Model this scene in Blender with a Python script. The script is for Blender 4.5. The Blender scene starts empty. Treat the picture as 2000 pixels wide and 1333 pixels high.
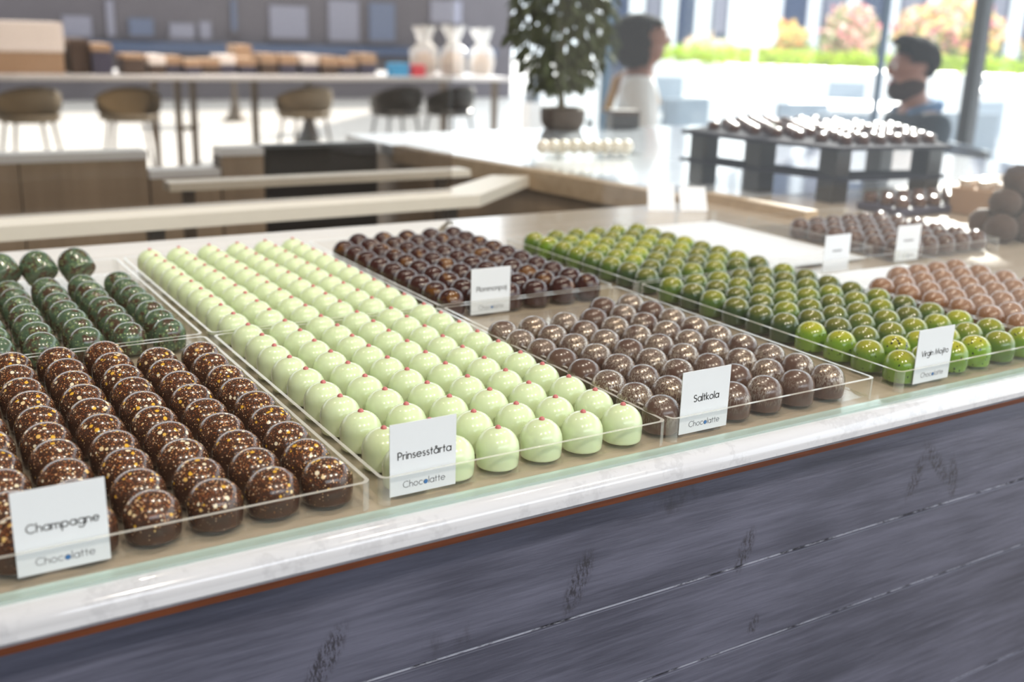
import bpy, bmesh, math, random
from mathutils import Vector, Matrix
R = random.Random(7)
sc = bpy.context.scene
COL = sc.collection

# ------------------------------------------------------------------ camera, world, sun, lights, exposure
FPX = 2074.1
CAM = Vector((-0.2730, -0.5601, 1.2331))
YAW, PITCH, ROLL = 0.55674, 0.28527, 0.03063
_f = Vector((math.sin(YAW)*math.cos(PITCH), math.cos(YAW)*math.cos(PITCH), -math.sin(PITCH)))
_r0 = Vector((math.cos(YAW), -math.sin(YAW), 0)); _u0 = _r0.cross(_f)
_r = math.cos(ROLL)*_r0 + math.sin(ROLL)*_u0
_u = -math.sin(ROLL)*_r0 + math.cos(ROLL)*_u0
cam = bpy.data.cameras.new('camera'); co = bpy.data.objects.new('camera', cam); COL.objects.link(co)
co.matrix_world = Matrix(((_r.x, _u.x, -_f.x, CAM.x), (_r.y, _u.y, -_f.y, CAM.y), (_r.z, _u.z, -_f.z, CAM.z), (0, 0, 0, 1)))
cam.sensor_width = 36.0; cam.lens = FPX*36/2000; cam.clip_start = 0.02; cam.clip_end = 200
cam.dof.use_dof = True; cam.dof.focus_distance = 0.76; cam.dof.aperture_fstop = 5.2; cam.dof.aperture_blades = 7
sc.camera = co

world = bpy.data.worlds.new('sky'); sc.world = world; world.use_nodes = True
wb = world.node_tree.nodes['Background']; wb.inputs[0].default_value = (0.86, 0.93, 1.0, 1); wb.inputs[1].default_value = 2.3

def light(kind, name, loc, energy, color=(1, 1, 1), aim=None, **kw):
    l = bpy.data.lights.new(name, kind); l.energy = energy; l.color = color
    for k, v in kw.items(): setattr(l, k, v)
    o = bpy.data.objects.new(name, l); COL.objects.link(o); o.location = loc
    if aim is not None: o.rotation_euler = (Vector(aim)-Vector(loc)).to_track_quat('-Z', 'Y').to_euler()
    return o
light('SUN', 'sun', (8, 10, 10), 13.0, (1, .96, .90), aim=(8-.66, 10-.50, 10-.46), angle=0.01)
for lx, ly, e in ((-0.9, -1.5, 24), (0.15, -1.7, 36), (1.25, -1.6, 32), (0.1, 0.3, 15), (0.75, 0.3, 10), (-0.55, 0.9, 5), (1.7, 0.9, 10)):
    light('SPOT', 'ceiling_spot', (lx, ly, 2.95), e*2.0, (1, .88, .74), aim=(lx*.6+.15, .25, .95), spot_size=1.5, spot_blend=.6, shadow_soft_size=.045)
light('AREA', 'shop_window_daylight', (0.4, -4.2, 2.7), 68, (.84, .91, 1), aim=(.4, 0, .9), shape='RECTANGLE', size=5, size_y=1.0)
for lx, ly, e in ((-.3, 1.3, 18), (.8, 1.1, 16), (.9, 5.2, 160), (2.3, 5.2, 160), (3.4, 5.2, 120)):  # added spots without fixtures, brightening the staff aisle, cabinets and bar goods
    light('SPOT', 'rear_fill_spot', (lx, ly, 3.1), e, (1, .90, .80), aim=(lx*.9, ly+.9, .8), spot_size=1.7, spot_blend=.6, shadow_soft_size=.05)

sc.view_settings.view_transform = 'Standard'; sc.view_settings.look = 'None'
sc.view_settings.gamma = 1; sc.view_settings.use_curve_mapping = False
sc.view_settings.exposure = 0.3
sc.cycles.transparent_max_bounces = 40

def at(u, v, x=None, y=None, z=None, r=None):
    """the point of the place seen at a photo pixel, on the plane x, y or z = const or at horizontal range r"""
    d = _f + _r*((u-1000)/FPX) - _u*((v-666.5)/FPX)
    if x is not None: t = (x-CAM.x)/d.x
    elif y is not None: t = (y-CAM.y)/d.y
    elif z is not None: t = (z-CAM.z)/d.z
    else: t = r/math.hypot(d.x, d.y)
    return CAM + t*d

# ------------------------------------------------------------------ materials
def lin(c):
    return tuple(((x/255)/12.92 if x/255 <= .04045 else ((x/255+.055)/1.055)**2.4) for x in c) + (1,)
class NT:
    def __init__(s, name):
        s.m = bpy.data.materials.new(name); s.m.use_nodes = True; s.t = s.m.node_tree; s.t.nodes.clear()
        s.out = s.n('ShaderNodeOutputMaterial')
    def n(s, typ, **kw):
        a = s.t.nodes.new(typ)
        for k, v in kw.items(): setattr(a, k, v)
        return a
    def l(s, a, b): s.t.links.new(a, b)
    def put(s, sock, v):
        if isinstance(v, bpy.types.NodeSocket): s.l(v, sock)
        else: sock.default_value = v
    def math(s, op, a, b=0.0, c=None, clamp=False):
        m = s.n('ShaderNodeMath', operation=op, use_clamp=clamp); s.put(m.inputs[0], a); s.put(m.inputs[1], b)
        if c is not None: s.put(m.inputs[2], c)
        return m.outputs[0]
    def step(s, x, lo, hi):
        m = s.n('ShaderNodeMapRange', interpolation_type='SMOOTHSTEP')
        s.put(m.inputs[0], x); s.put(m.inputs[1], lo); s.put(m.inputs[2], hi); return m.outputs[0]
    def mix(s, f, a, b):
        m = s.n('ShaderNodeMix', data_type='RGBA'); s.put(m.inputs[0], f); s.put(m.inputs[6], a); s.put(m.inputs[7], b); return m.outputs[2]
    def coords(s, scale=(1, 1, 1), rnd=False):
        tc = s.n('ShaderNodeTexCoord').outputs['Object']
        mp = s.n('ShaderNodeMapping'); s.l(tc, mp.inputs[0]); mp.inputs[3].default_value = scale
        v = mp.outputs[0]
        if rnd:
            oi = s.n('ShaderNodeObjectInfo').outputs['Random']
            mul = s.math('MULTIPLY', oi, 37.0)
            c = s.n('ShaderNodeCombineXYZ'); s.l(mul, c.inputs[0]); s.l(s.math('MULTIPLY', oi, 91.0), c.inputs[1]); s.l(s.math('MULTIPLY', oi, 13.0), c.inputs[2])
            va = s.n('ShaderNodeVectorMath', operation='ADD'); s.l(v, va.inputs[0]); s.l(c.outputs[0], va.inputs[1]); v = va.outputs[0]
        return v
    def noise(s, vec, scale, detail=3, rough=.5):
        a = s.n('ShaderNodeTexNoise'); s.l(vec, a.inputs['Vector']); a.inputs['Scale'].default_value = scale
        a.inputs['Detail'].default_value = detail; a.inputs['Roughness'].default_value = rough; return a.outputs['Fac']
    def voro(s, vec, scale):
        a = s.n('ShaderNodeTexVoronoi'); s.l(vec, a.inputs['Vector']); a.inputs['Scale'].default_value = scale
        sep = s.n('ShaderNodeSeparateColor'); s.l(a.outputs['Color'], sep.inputs[0])
        return a.outputs['Distance'], sep.outputs[0], sep.outputs[1]
    def bsdf(s, color, rough=.5, metal=0.0, spec=.5, coat=0.0, bump=None, bstr=.3, bdist=.001, sss=0.0, **kw):
        b = s.n('ShaderNodeBsdfPrincipled'); s.put(b.inputs['Base Color'], color); s.put(b.inputs['Roughness'], rough)
        s.put(b.inputs['Metallic'], metal); b.inputs['Specular IOR Level'].default_value = spec
        b.inputs['Coat Weight'].default_value = coat; b.inputs['Coat Roughness'].default_value = .04
        if sss:
            b.inputs['Subsurface Weight'].default_value = sss; b.inputs['Subsurface Radius'].default_value = (1, 1, .5); b.inputs['Subsurface Scale'].default_value = .004
        if bump is not None:
            bp = s.n('ShaderNodeBump'); bp.inputs['Strength'].default_value = bstr; bp.inputs['Distance'].default_value = bdist
            s.l(bump, bp.inputs['Height']); s.l(bp.outputs[0], b.inputs['Normal'])
        s.l(b.outputs[0], s.out.inputs[0]); return b
def plain(name, rgb, rough=.5, metal=0.0, var=0.0, scale=8.0, **kw):
    t = NT(name); c = lin(rgb)
    if var:
        f = t.noise(t.coords(), scale, 4, .6)
        d = tuple(x*(1-var) for x in c[:3])+(1,)
        c = t.mix(f, d, tuple(min(1, x*(1+var)) for x in c[:3])+(1,))
    t.bsdf(c, rough, metal, **kw); return t.m
def wood(name, a, b, axis=0, scale=1.0, rough=.5, bstr=.15, **kw):
    t = NT(name); s = [22*scale]*3; s[axis] = 1.6*scale
    v = t.coords(tuple(s)); n1 = t.noise(v, 1.5, 6, .65); n2 = t.noise(v, 7, 3, .6)
    f = t.math('ADD', t.math('MULTIPLY', n1, .7), t.math('MULTIPLY', n2, .3))
    t.bsdf(t.mix(t.step(f, .32, .68), lin(a), lin(b)), rough, bump=f, bstr=bstr, **kw); return t.m
def glassy(name, tint=(1, 1, 1), ior=1.45, white=0.0, gl=1.0, rough=.02):
    t = NT(name); tr = t.n('ShaderNodeBsdfTransparent'); tr.inputs[0].default_value = tint+(1,)
    g = t.n('ShaderNodeBsdfGlossy'); g.inputs['Roughness'].default_value = rough
    fr = t.n('ShaderNodeFresnel'); fr.inputs[0].default_value = ior
    bf = t.n('ShaderNodeNewGeometry').outputs['Backfacing']
    mx = t.n('ShaderNodeMixShader'); t.l(t.math('MULTIPLY', fr.outputs[0], t.math('MULTIPLY', t.math('SUBTRACT', 1.0, bf), gl)), mx.inputs[0]); t.l(tr.outputs[0], mx.inputs[1]); t.l(g.outputs[0], mx.inputs[2])
    o = mx.outputs[0]
    if white:
        p = t.n('ShaderNodeBsdfPrincipled'); p.inputs['Base Color'].default_value = (.88, .88, .85, 1); p.inputs['Roughness'].default_value = .15
        m2 = t.n('ShaderNodeMixShader'); m2.inputs[0].default_value = white; t.l(o, m2.inputs[1]); t.l(p.outputs[0], m2.inputs[2]); o = m2.outputs[0]
    t.l(o, t.out.inputs[0]); return t.m

M = {}
M['acrylic'] = glassy('clear_acrylic', (.985, .985, .98)); M['rim'] = glassy('acrylic_edge', (.95, .97, .95), white=.5); M['corner'] = glassy('acrylic_corner', (.95, .96, .95), white=.22)  # white in rim and corner imitates light caught and refracted by acrylic edges
M['glass'] = glassy('float_glass', (.975, .985, .98), gl=.8); M['tintglass'] = glassy('grey_glass', (.82, .80, .78), gl=.8)
M['greenedge'] = glassy('green_glass_edge', (.72, .93, .88), white=.35)
M['paper'] = plain('white_card', (232, 236, 244), .45, bump=None)
M['ink'] = plain('black_ink', (32, 32, 36), .6); M['greyink'] = plain('grey_ink', (92, 95, 106), .6); M['blueink'] = plain('blue_ink', (60, 120, 185), .6)
t = NT('white_marble'); v = t.coords(); w = t.noise(v, 9, 6, .7); w2 = t.noise(v, 38, 5, .6)
vein = t.math('SUBTRACT', 1.0, t.step(t.math('ABSOLUTE', t.math('SUBTRACT', w, .5)), 0.0, .035))
spot = t.step(w2, .62, .74)
f = t.math('ADD', t.math('MULTIPLY', vein, .16), t.math('MULTIPLY', spot, .22), clamp=True)
t.bsdf(t.mix(f, lin((206, 210, 217)), lin((122, 126, 136))), .12, coat=.5); M['marble'] = t.m
M['top'] = wood('pale_stone_worktop', (172, 158, 142), (188, 174, 158), 0, .8, .22, .015, coat=.25)
M['ply'] = wood('plywood_edge', (92, 44, 18), (132, 68, 32), 0, 3, .7)
t = NT('grey_stained_boards')
mp = t.coords((2.2, 30, 30)); n1 = t.noise(mp, 1.4, 8, .7); n2 = t.noise(t.coords((9, 160, 160)), 1.5, 4, .6); n3 = t.noise(t.coords((1, 1, 1)), 4.5, 3, .6)
kd, ka, kb = t.voro(t.coords((4.6, 0, 9.5)), 1.0)
knot = t.math('SUBTRACT', 1.0, t.step(t.math('ADD', kd, t.math('MULTIPLY', t.noise(t.coords((60, 60, 25)), 1.0, 5, .7), .34)), .17, .32))
f = t.math('ADD', t.math('MULTIPLY', n1, .45), t.math('ADD', t.math('MULTIPLY', n2, .25), t.math('MULTIPLY', n3, .3)))
c = t.mix(t.step(f, .38, .62), lin((64, 67, 83)), lin((96, 99, 118)))
c = t.mix(t.math('MULTIPLY', knot, .8), c, lin((44, 44, 52)))
sx_ = t.n('ShaderNodeSeparateXYZ'); t.l(t.coords(), sx_.inputs[0]); kn_ = t.noise(t.coords((420, 420, 150)), 1.0, 4, .7); tot = None
for kx, kz, wx, wz, sl in ((.130, .856, .012, .03, .35), (.292, .842, .010, .024, .3), (.520, .872, .011, .03, -.8), (.493, .864, .010, .028, .3), (.546, .853, .009, .028, -.2), (-.062, .852, .012, .03, .5), (.31, .77, .007, .012, .2)):
    dx = t.math('DIVIDE', t.math('SUBTRACT', t.math('SUBTRACT', sx_.outputs[0], kx), t.math('MULTIPLY', t.math('SUBTRACT', sx_.outputs[2], kz), sl)), wx)
    dz = t.math('DIVIDE', t.math('SUBTRACT', sx_.outputs[2], kz), wz)
    q = t.math('SUBTRACT', 1.0, t.math('SQRT', t.math('ADD', t.math('MULTIPLY', dx, dx), t.math('MULTIPLY', dz, dz))), clamp=True)
    tot = q if tot is None else t.math('MAXIMUM', tot, q)
c = t.mix(t.math('MULTIPLY', t.math('MULTIPLY', t.step(kn_, .44, .58), t.step(tot, .0, .55)), .85), c, lin((40, 40, 48)))
hl = t.step(t.noise(t.coords((5, 150, 150)), 2.0, 3, .6), .70, .78)
c = t.mix(t.math('MULTIPLY', hl, .35), c, lin((128, 132, 150)))
t.bsdf(c, .42, bump=f, bstr=.7, bdist=.002); M['boards'] = t.m
t = NT('board_gap_filler'); g_ = t.noise(t.coords((22, 1, 60)), 1.6, 5, .75)
t.bsdf(t.mix(t.step(g_, .40, .56), lin((34, 34, 42)), lin((172, 175, 188))), .6); M['groove'] = t.m

# chocolates
def choc_speckled():
    t = NT('gold_speckled_chocolate'); v = t.coords(rnd=True); nz = t.noise(v, 260, 3)
    tc = t.n('ShaderNodeTexCoord').outputs['Object']; sx = t.n('ShaderNodeSeparateXYZ'); t.l(tc, sx.inputs[0])
    hi = t.step(sx.outputs[2], .002, .022)
    d1, a1, b1 = t.voro(v, 620); d2, a2, b2 = t.voro(v, 300); d3, a3, b3 = t.voro(v, 1100)
    th1 = t.math('MULTIPLY', t.math('ADD', t.math('MULTIPLY', a1, .36), .0), t.math('ADD', t.math('MULTIPLY', hi, .65), .48))
    s1 = t.math('LESS_THAN', d1, th1)
    th2 = t.math('MULTIPLY', t.step(a2, .54, .95), t.math('ADD', t.math('MULTIPLY', hi, .42), .10)); s2 = t.math('LESS_THAN', t.math('ADD', d2, t.math('MULTIPLY', nz, .12)), th2)
    s3 = t.math('LESS_THAN', d3, t.math('MULTIPLY', t.math('MULTIPLY', a3, hi), .5))
    base = t.mix(nz, lin((58, 36, 28)), lin((76, 50, 38)))
    g1 = t.mix(b1, lin((236, 205, 170)), lin((196, 128, 60)))
    g2 = t.mix(t.step(b2, .35, .8), lin((226, 176, 58)), lin((238, 226, 200)))
    c = t.mix(s3, base, lin((160, 92, 52))); c = t.mix(s1, c, g1); c = t.mix(s2, c, g2)
    t.bsdf(c, .2, coat=.35); return t.m
def choc_green_pale():
    t = NT('pale_green_shell'); v = t.coords(rnd=True); n = t.noise(v, 60, 3)
    t.bsdf(t.mix(n, lin((212, 228, 184)), lin((221, 234, 198))), .22, coat=.35, sss=.25); return t.m
def choc_teal():
    t = NT('mottled_green_shell'); v = t.coords(rnd=True); n = t.noise(v, 95, 4, .6); n2 = t.noise(v, 240, 4, .65)
    d, a, b = t.voro(v, 520)
    c = t.mix(t.step(n, .48, .58), lin((78, 98, 78)), lin((78, 60, 48)))
    c = t.mix(t.math('MULTIPLY', t.step(n2, .55, .68), .7), c, lin((138, 156, 104)))
    c = t.mix(t.math('LESS_THAN', d, t.math('MULTIPLY', t.step(a, .6, 1.0), .42)), c, lin((150, 172, 120)))
    t.bsdf(c, .18, coat=.4); return t.m
def choc_plain(name, a, b, rough=.16, gold=0.0):
    t = NT(name); v = t.coords(rnd=True); n = t.noise(v, 80, 3)
    c = t.mix(n, lin(a), lin(b))
    if gold:
        oi = t.n('ShaderNodeObjectInfo').outputs['Random']
        tc = t.n('ShaderNodeTexCoord').outputs['Object']; sx = t.n('ShaderNodeSeparateXYZ'); t.l(tc, sx.inputs[0])
        g = t.math('MULTIPLY', t.step(t.noise(v, 75, 2), .52, .6), t.step(sx.outputs[2], .012, .02))
        c = t.mix(t.math('MULTIPLY', g, t.math('MULTIPLY', t.step(oi, .45, .6), gold)), c, lin((176, 120, 30)))
    t.bsdf(c, rough, coat=.25); return t.m
def choc_silver():
    t = NT('silver_brushed_chocolate'); v = t.coords((1, 1, .22), rnd=True); vv = t.coords(rnd=True)
    oi = t.n('ShaderNodeObjectInfo').outputs['Random']
    st = t.noise(v, 1100, 3, .6); patch = t.noise(vv, 55, 2)
    f = t.math('MULTIPLY', t.step(st, .47, .56), t.step(patch, .36, .54)); f = t.math('MULTIPLY', f, t.step(oi, .10, .40)); zs = t.n('ShaderNodeSeparateXYZ'); t.l(t.n('ShaderNodeTexCoord').outputs['Object'], zs.inputs[0]); f = t.math('MULTIPLY', f, t.step(zs.outputs[2], .004, .016))
    base = t.mix(t.noise(vv, 70, 3), lin((82, 60, 52)), lin((100, 76, 66)))
    d, a, b = t.voro(vv, 600); dark = t.math('LESS_THAN', d, t.math('MULTIPLY', t.step(a, .75, 1.0), t.math('MULTIPLY', t.step(oi, .3, 1.), .4)))
    base = t.mix(dark, base, lin((34, 26, 26)))
    c = t.mix(f, base, t.mix(patch, lin((196, 196, 200)), lin((190, 164, 128))))
    t.bsdf(c, .24, t.math('MULTIPLY', f, .6), coat=.3); return t.m
def choc_lime():
    t = NT('green_speckled_shell'); v = t.coords(rnd=True); oi = t.n('ShaderNodeObjectInfo').outputs['Random']
    tone = t.n('ShaderNodeAttribute', attribute_type='OBJECT', attribute_name='tone').outputs['Fac']
    n = t.noise(v, 70, 3)
    tc = t.n('ShaderNodeTexCoord').outputs['Object']; sx = t.n('ShaderNodeSeparateXYZ'); t.l(tc, sx.inputs[0])
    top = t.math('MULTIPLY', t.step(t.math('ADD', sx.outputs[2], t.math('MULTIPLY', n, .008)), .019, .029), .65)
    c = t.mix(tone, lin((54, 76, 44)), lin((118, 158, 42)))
    c = t.mix(t.math('MULTIPLY', top, t.math('ADD', t.math('MULTIPLY', tone, .6), .35)), c, lin((196, 176, 48)))  # yellow airbrushed top, partly a lamp reflection put into the colour
    d, a, b = t.voro(t.coords((1, 1, .6), rnd=True), 420)
    spk = t.math('LESS_THAN', t.math('ADD', d, t.math('MULTIPLY', t.noise(v, 500, 2), .12)), t.math('MULTIPLY', t.step(a, .30, .95), t.math('MULTIPLY', t.math('ADD', t.math('MULTIPLY', tone, .55), t.math('MULTIPLY', oi, .4)), .62)))
    c = t.mix(spk, c, lin((30, 40, 24)))
    t.bsdf(c, .16, coat=.3); return t.m
M['champ'] = choc_speckled(); M['prin'] = choc_green_pale(); M['teal'] = choc_teal(); M['salt'] = choc_silver(); M['moj'] = choc_lime()
M['plum'] = choc_plain('dark_plum_chocolate', (50, 24, 23), (64, 32, 29), gold=.25)
M['copper'] = choc_plain('copper_chocolate', (124, 84, 56), (148, 106, 76), .2)
M['dark'] = choc_plain('dark_chocolate', (58, 38, 32), (92, 56, 36), .18)
M['truffle'] = plain('cocoa_dusted', (62, 42, 32), .8, var=.4, scale=120); M['white'] = plain('white_chocolate', (226, 216, 200), .5, var=.1, scale=60)
M['pink'] = plain('pink_icing', (200, 112, 114), .35)
# room
M['floor'] = plain('pale_polished_floor', (205, 200, 194), .35, var=.06, scale=1.2)
M['floor_in'] = wood('brown_shop_floor', (74, 64, 56), (96, 84, 72), 0, .3, .5)
M['ceil'] = plain('dim_plaster', (120, 116, 112), .9, var=.05); M['wallgrey'] = plain('grey_render', (100, 95, 100), .9, var=.12, scale=1.5)
M['oak'] = wood('grey_brown_oak', (150, 130, 108), (170, 148, 124), 2, .35, .55); M['oakrail'] = wood('light_oak', (170, 146, 116), (190, 166, 136), 0, .8, .5)
M['black'] = plain('black_appliance', (34, 31, 30), .3, var=.2, scale=6); M['darkbrown'] = plain('dark_brown_laminate', (86, 74, 66), .6, var=.08)
M['streakpale'] = plain('pale_streak', (226, 218, 204), .4, var=.06, scale=20)  # bright tone imitating the sunlit streak
M['beige'] = plain('beige_shell', (118, 105, 86), .6); M['metal'] = plain('brown_metal', (92, 80, 68), .45, .3); M['blackmetal'] = plain('black_metal', (36, 38, 44), .4, .2)
M['bluemetal'] = plain('blue_grey_metal', (70, 92, 112), .45, .2)
M['whitepaint'] = plain('white_lacquer', (236, 236, 238), .4); M['greyfab'] = plain('grey_fabric', (150, 160, 172), .9, var=.1, scale=40)
M['tabletop'] = plain('pale_grey_tabletop', (190, 186, 186), .35, var=.05)
M['cardboard'] = plain('tan_cardboard', (160, 130, 104), .8, var=.12, scale=12); M['navy'] = plain('navy_box', (58, 54, 74), .6, var=.15); M['brownbox'] = plain('dark_brown_box', (70, 52, 42), .7, var=.2)
M['cream'] = plain('cream_box', (224, 212, 206), .7, var=.05); M['bluebox'] = plain('bright_blue_box', (60, 150, 200), .5); M['redbox'] = plain('red_box', (196, 52, 66), .5)
M['cello'] = glassy('cellophane', (.95, .95, .97), white=.35, rough=.12)
M['leaf'] = plain('dark_leaf', (56, 64, 28), .6, var=.5, scale=14); M['bark'] = plain('brown_bark', (96, 84, 54), .9, var=.3, scale=30)
M['wicker'] = plain('dark_wicker', (74, 62, 54), .8, var=.5, scale=60)
M['skin'] = plain('warm_skin', (146, 102, 86), .55); M['hair'] = plain('black_hair', (24, 21, 21), .95, var=.3, scale=60, spec=.1); M['beard'] = plain('dark_brown_beard', (52, 38, 34), .95, spec=.1); M['shirt'] = plain('white_cotton', (214, 212, 212), .9)
M['tan'] = plain('tan_strap', (190, 150, 100), .8); M['denim'] = plain('blue_denim', (92, 122, 158), .9, var=.15, scale=40); M['darkcloth'] = plain('dark_slate_cloth', (46, 56, 68), .9, var=.1); M['trouser'] = plain('charcoal_trousers', (48, 48, 54), .9)
M['hedge'] = plain('bright_hedge', (196, 216, 80), .8, var=.4, scale=6); M['bush'] = plain('bush_leaf', (168, 180, 128), .8, var=.4, scale=8)
M['yellow'] = plain('yellow_petals', (250, 222, 140), .8); M['rose'] = plain('rose_petals', (238, 156, 156), .8); M['peach'] = plain('peach_petals', (252, 222, 198), .8); M['orange'] = plain('orange_petals', (244, 176, 110), .8)
M['bluebuild'] = plain('blue_grey_cladding', (98, 106, 128), .6, var=.15, scale=1); M['bluepane'] = plain('dark_window_pane', (62, 76, 104), .15); M['lav'] = plain('lavender_pane', (132, 130, 144), .3)
M['slate'] = plain('matt_slate', (44, 42, 50), .95, spec=.1); M['steel'] = plain('brushed_steel', (120, 112, 100), .3, .9)

# ------------------------------------------------------------------ mesh helpers
def link(name, bm, mats, parent=None, smooth=False, loc=None):
    me = bpy.data.meshes.new(name); bm.normal_update(); bm.to_mesh(me); bm.free()
    for m in (mats if isinstance(mats, (list, tuple)) else [mats]): me.materials.append(m)
    if smooth:
        for p in me.polygons: p.use_smooth = True
    o = bpy.data.objects.new(name, me); COL.objects.link(o)
    if parent: o.parent = parent
    if loc is not None: o.location = loc
    return o
def tag(o, label=None, cat=None, group=None, kind=None):
    for k, v in (('label', label), ('category', cat), ('group', group), ('kind', kind)):
        if v: o[k] = v
    return o
def empty(name, loc=(0, 0, 0), rz=0.0):
    o = bpy.data.objects.new(name, None); COL.objects.link(o); o.location = loc; o.rotation_euler = (0, 0, rz); o.empty_display_size = .05
    return o
def copy_tree(o, parent=None):
    c = o.copy(); COL.objects.link(c)
    if parent: c.parent = parent
    for ch in list(o.children): copy_tree(ch, c)
    return c
def box(bm, x0, x1, y0, y1, z0, z1, mat=0, bev=0.0):
    vs = [bm.verts.new((x, y, z)) for z in (z0, z1) for x, y in ((x0, y0), (x1, y0), (x1, y1), (x0, y1))]
    fs = [bm.faces.new([vs[i] for i in f]) for f in ((3, 2, 1, 0), (4, 5, 6, 7), (0, 1, 5, 4), (1, 2, 6, 5), (2, 3, 7, 6), (3, 0, 4, 7))]
    for f in fs: f.material_index = mat
    if bev:
        es = list({e for f in fs for e in f.edges}); bmesh.ops.bevel(bm, geom=es, offset=bev, segments=2, affect='EDGES', profile=.5)
    return fs
def bxo(name, dims, mat, parent=None, bev=0.0, loc=None):
    bm = bmesh.new(); box(bm, *dims, bev=bev); return link(name, bm, mat, parent, loc=loc)
def prism(bm, pts, z0, z1, mat=0):
    a = [bm.verts.new((x, y, z0)) for x, y in pts]; b = [bm.verts.new((x, y, z1)) for x, y in pts]; n = len(pts)
    fs = [bm.faces.new(a[::-1]), bm.faces.new(b)] + [bm.faces.new((a[i], a[(i+1) % n], b[(i+1) % n], b[i])) for i in range(n)]
    for f in fs: f.material_index = mat
    bmesh.ops.recalc_face_normals(bm, faces=fs); return fs
def lathe(bm, prof, n=24, c=(0, 0, 0), mat=0):
    rings = []
    for r, z in prof:
        if r < 1e-6: rings.append([bm.verts.new((c[0], c[1], c[2]+z))])
        else: rings.append([bm.verts.new((c[0]+r*math.cos(2*math.pi*i/n), c[1]+r*math.sin(2*math.pi*i/n), c[2]+z)) for i in range(n)])
    fs = []
    for a, b in zip(rings, rings[1:]):
        for i in range(n):
            j = (i+1) % n
            if len(a) == 1 and len(b) == 1: continue
            if len(a) == 1: fs.append(bm.faces.new((a[0], b[j], b[i])))
            elif len(b) == 1: fs.append(bm.faces.new((a[i], a[j], b[0])))
            else: fs.append(bm.faces.new((a[i], a[j], b[j], b[i])))
    for f in fs: f.material_index = mat
    bmesh.ops.recalc_face_normals(bm, faces=fs); return fs
def tube(bm, pts, r, n=8, mat=0):
    pts = [Vector(p) for p in pts]; rs = r if isinstance(r, (list, tuple)) else [r]*len(pts); rings = []
    for i, p in enumerate(pts):
        d = (pts[min(i+1, len(pts)-1)]-pts[max(i-1, 0)]).normalized()
        a = d.orthogonal().normalized(); b = d.cross(a)
        if i and rings:
            a0 = (rings[-1][0].co-pts[i-1]); a = (a0-a0.dot(d)*d).normalized(); b = d.cross(a)
        rings.append([bm.verts.new(p+rs[i]*(math.cos(2*math.pi*k/n)*a+math.sin(2*math.pi*k/n)*b)) for k in range(n)])
    fs = [bm.faces.new((a[i], a[(i+1) % n], b[(i+1) % n], b[i])) for a, b in zip(rings, rings[1:]) for i in range(n)]
    fs += [bm.faces.new(rings[0][::-1]), bm.faces.new(rings[-1])]
    for f in fs: f.material_index = mat
    bmesh.ops.recalc_face_normals(bm, faces=fs)

# ------------------------------------------------------------------ setting
WX0 = 4.3
bm = bmesh.new(); prism(bm, [(WX0, -6), (45, -6), (45, 45), (-6, 45), (-6, 5.6), (WX0, 5.6)], -.1, 0); tag(link('floor', bm, M['floor']), kind='structure')
tag(bxo('floor_inner', (-6, WX0, -6, 5.6, -.1, 0), M['floor_in']), kind='structure')
tag(bxo('ceiling', (-4.2, 4.4, -6, 6.4, 3.3, 3.36), M['ceil']), kind='structure')
tag(bxo('wall_left', (-4.4, -4.2, -6, 8.4, 0, 3.3), M['ceil']), kind='structure')
tag(bxo('wall_front', (-4.2, 4.4, -6, -5.8, 0, 3.3), M['ceil']), kind='structure')
tag(bxo('wall_back', (-6, at(985, 60, y=17.3).x, 17, 17.6, 0, 2.0), M['wallgrey']), kind='structure')

HT = 0.95
YF = -.012                       # front of the board panel
# counter ------------------------------------------------------------
ctr = tag(empty('display_counter', (0, 0, 0)), 'long display counter with white marble edge and grey stained board front', 'counter')
bm = bmesh.new(); prof = []
x0, x1, r = -1.6, 2.2, .011
pr = [(-.018, .931), (-.038, .931), (-.042, .935)] + [(-.042+r-r*math.cos(a), HT-r+r*math.sin(a)) for a in [math.pi/2*i/8 for i in range(9)]] + [(-.018, HT)]
A = [bm.verts.new((x0, y, z)) for y, z in pr]; B = [bm.verts.new((x1, y, z)) for y, z in pr]
for i in range(len(pr)):
    j = (i+1) % len(pr); bm.faces.new((A[i], A[j], B[j], B[i]))
bm.faces.new(A); bm.faces.new(B[::-1]); bmesh.ops.recalc_face_normals(bm, faces=bm.faces)
o = link('marble_edge', bm, M['marble'], ctr)
for p in o.data.polygons: p.use_smooth = abs(p.normal.x) < .5 and p.normal.z > .05 and p.normal.z < .99
bxo('worktop', (x0, x1, -.018, .868, .931, HT), M['top'], ctr)
bxo('plywood_strip', (x0, x1, -.031, .85, .9225, .931), M['ply'], ctr)
bm = bmesh.new(); ZG = [.9225, .828, .753, .622, .545, .47, .40, .32, .24, .16, .08, 0.]
for i in range(len(ZG)-1):
    g = .0012; box(bm, x0, x1, YF, YF+.02, ZG[i+1]+(g if i < len(ZG)-2 else 0), ZG[i]-(g if i else 0), bev=.0008)
box(bm, x0, x1, YF+.0018, YF+.019, 0, .92, mat=1)
link('board_front', bm, [M['boards'], M['groove']], ctr)
bxo('carcass', (x0, x1, YF+.02, .845, 0, .9203), M['darkbrown'], ctr)

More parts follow.
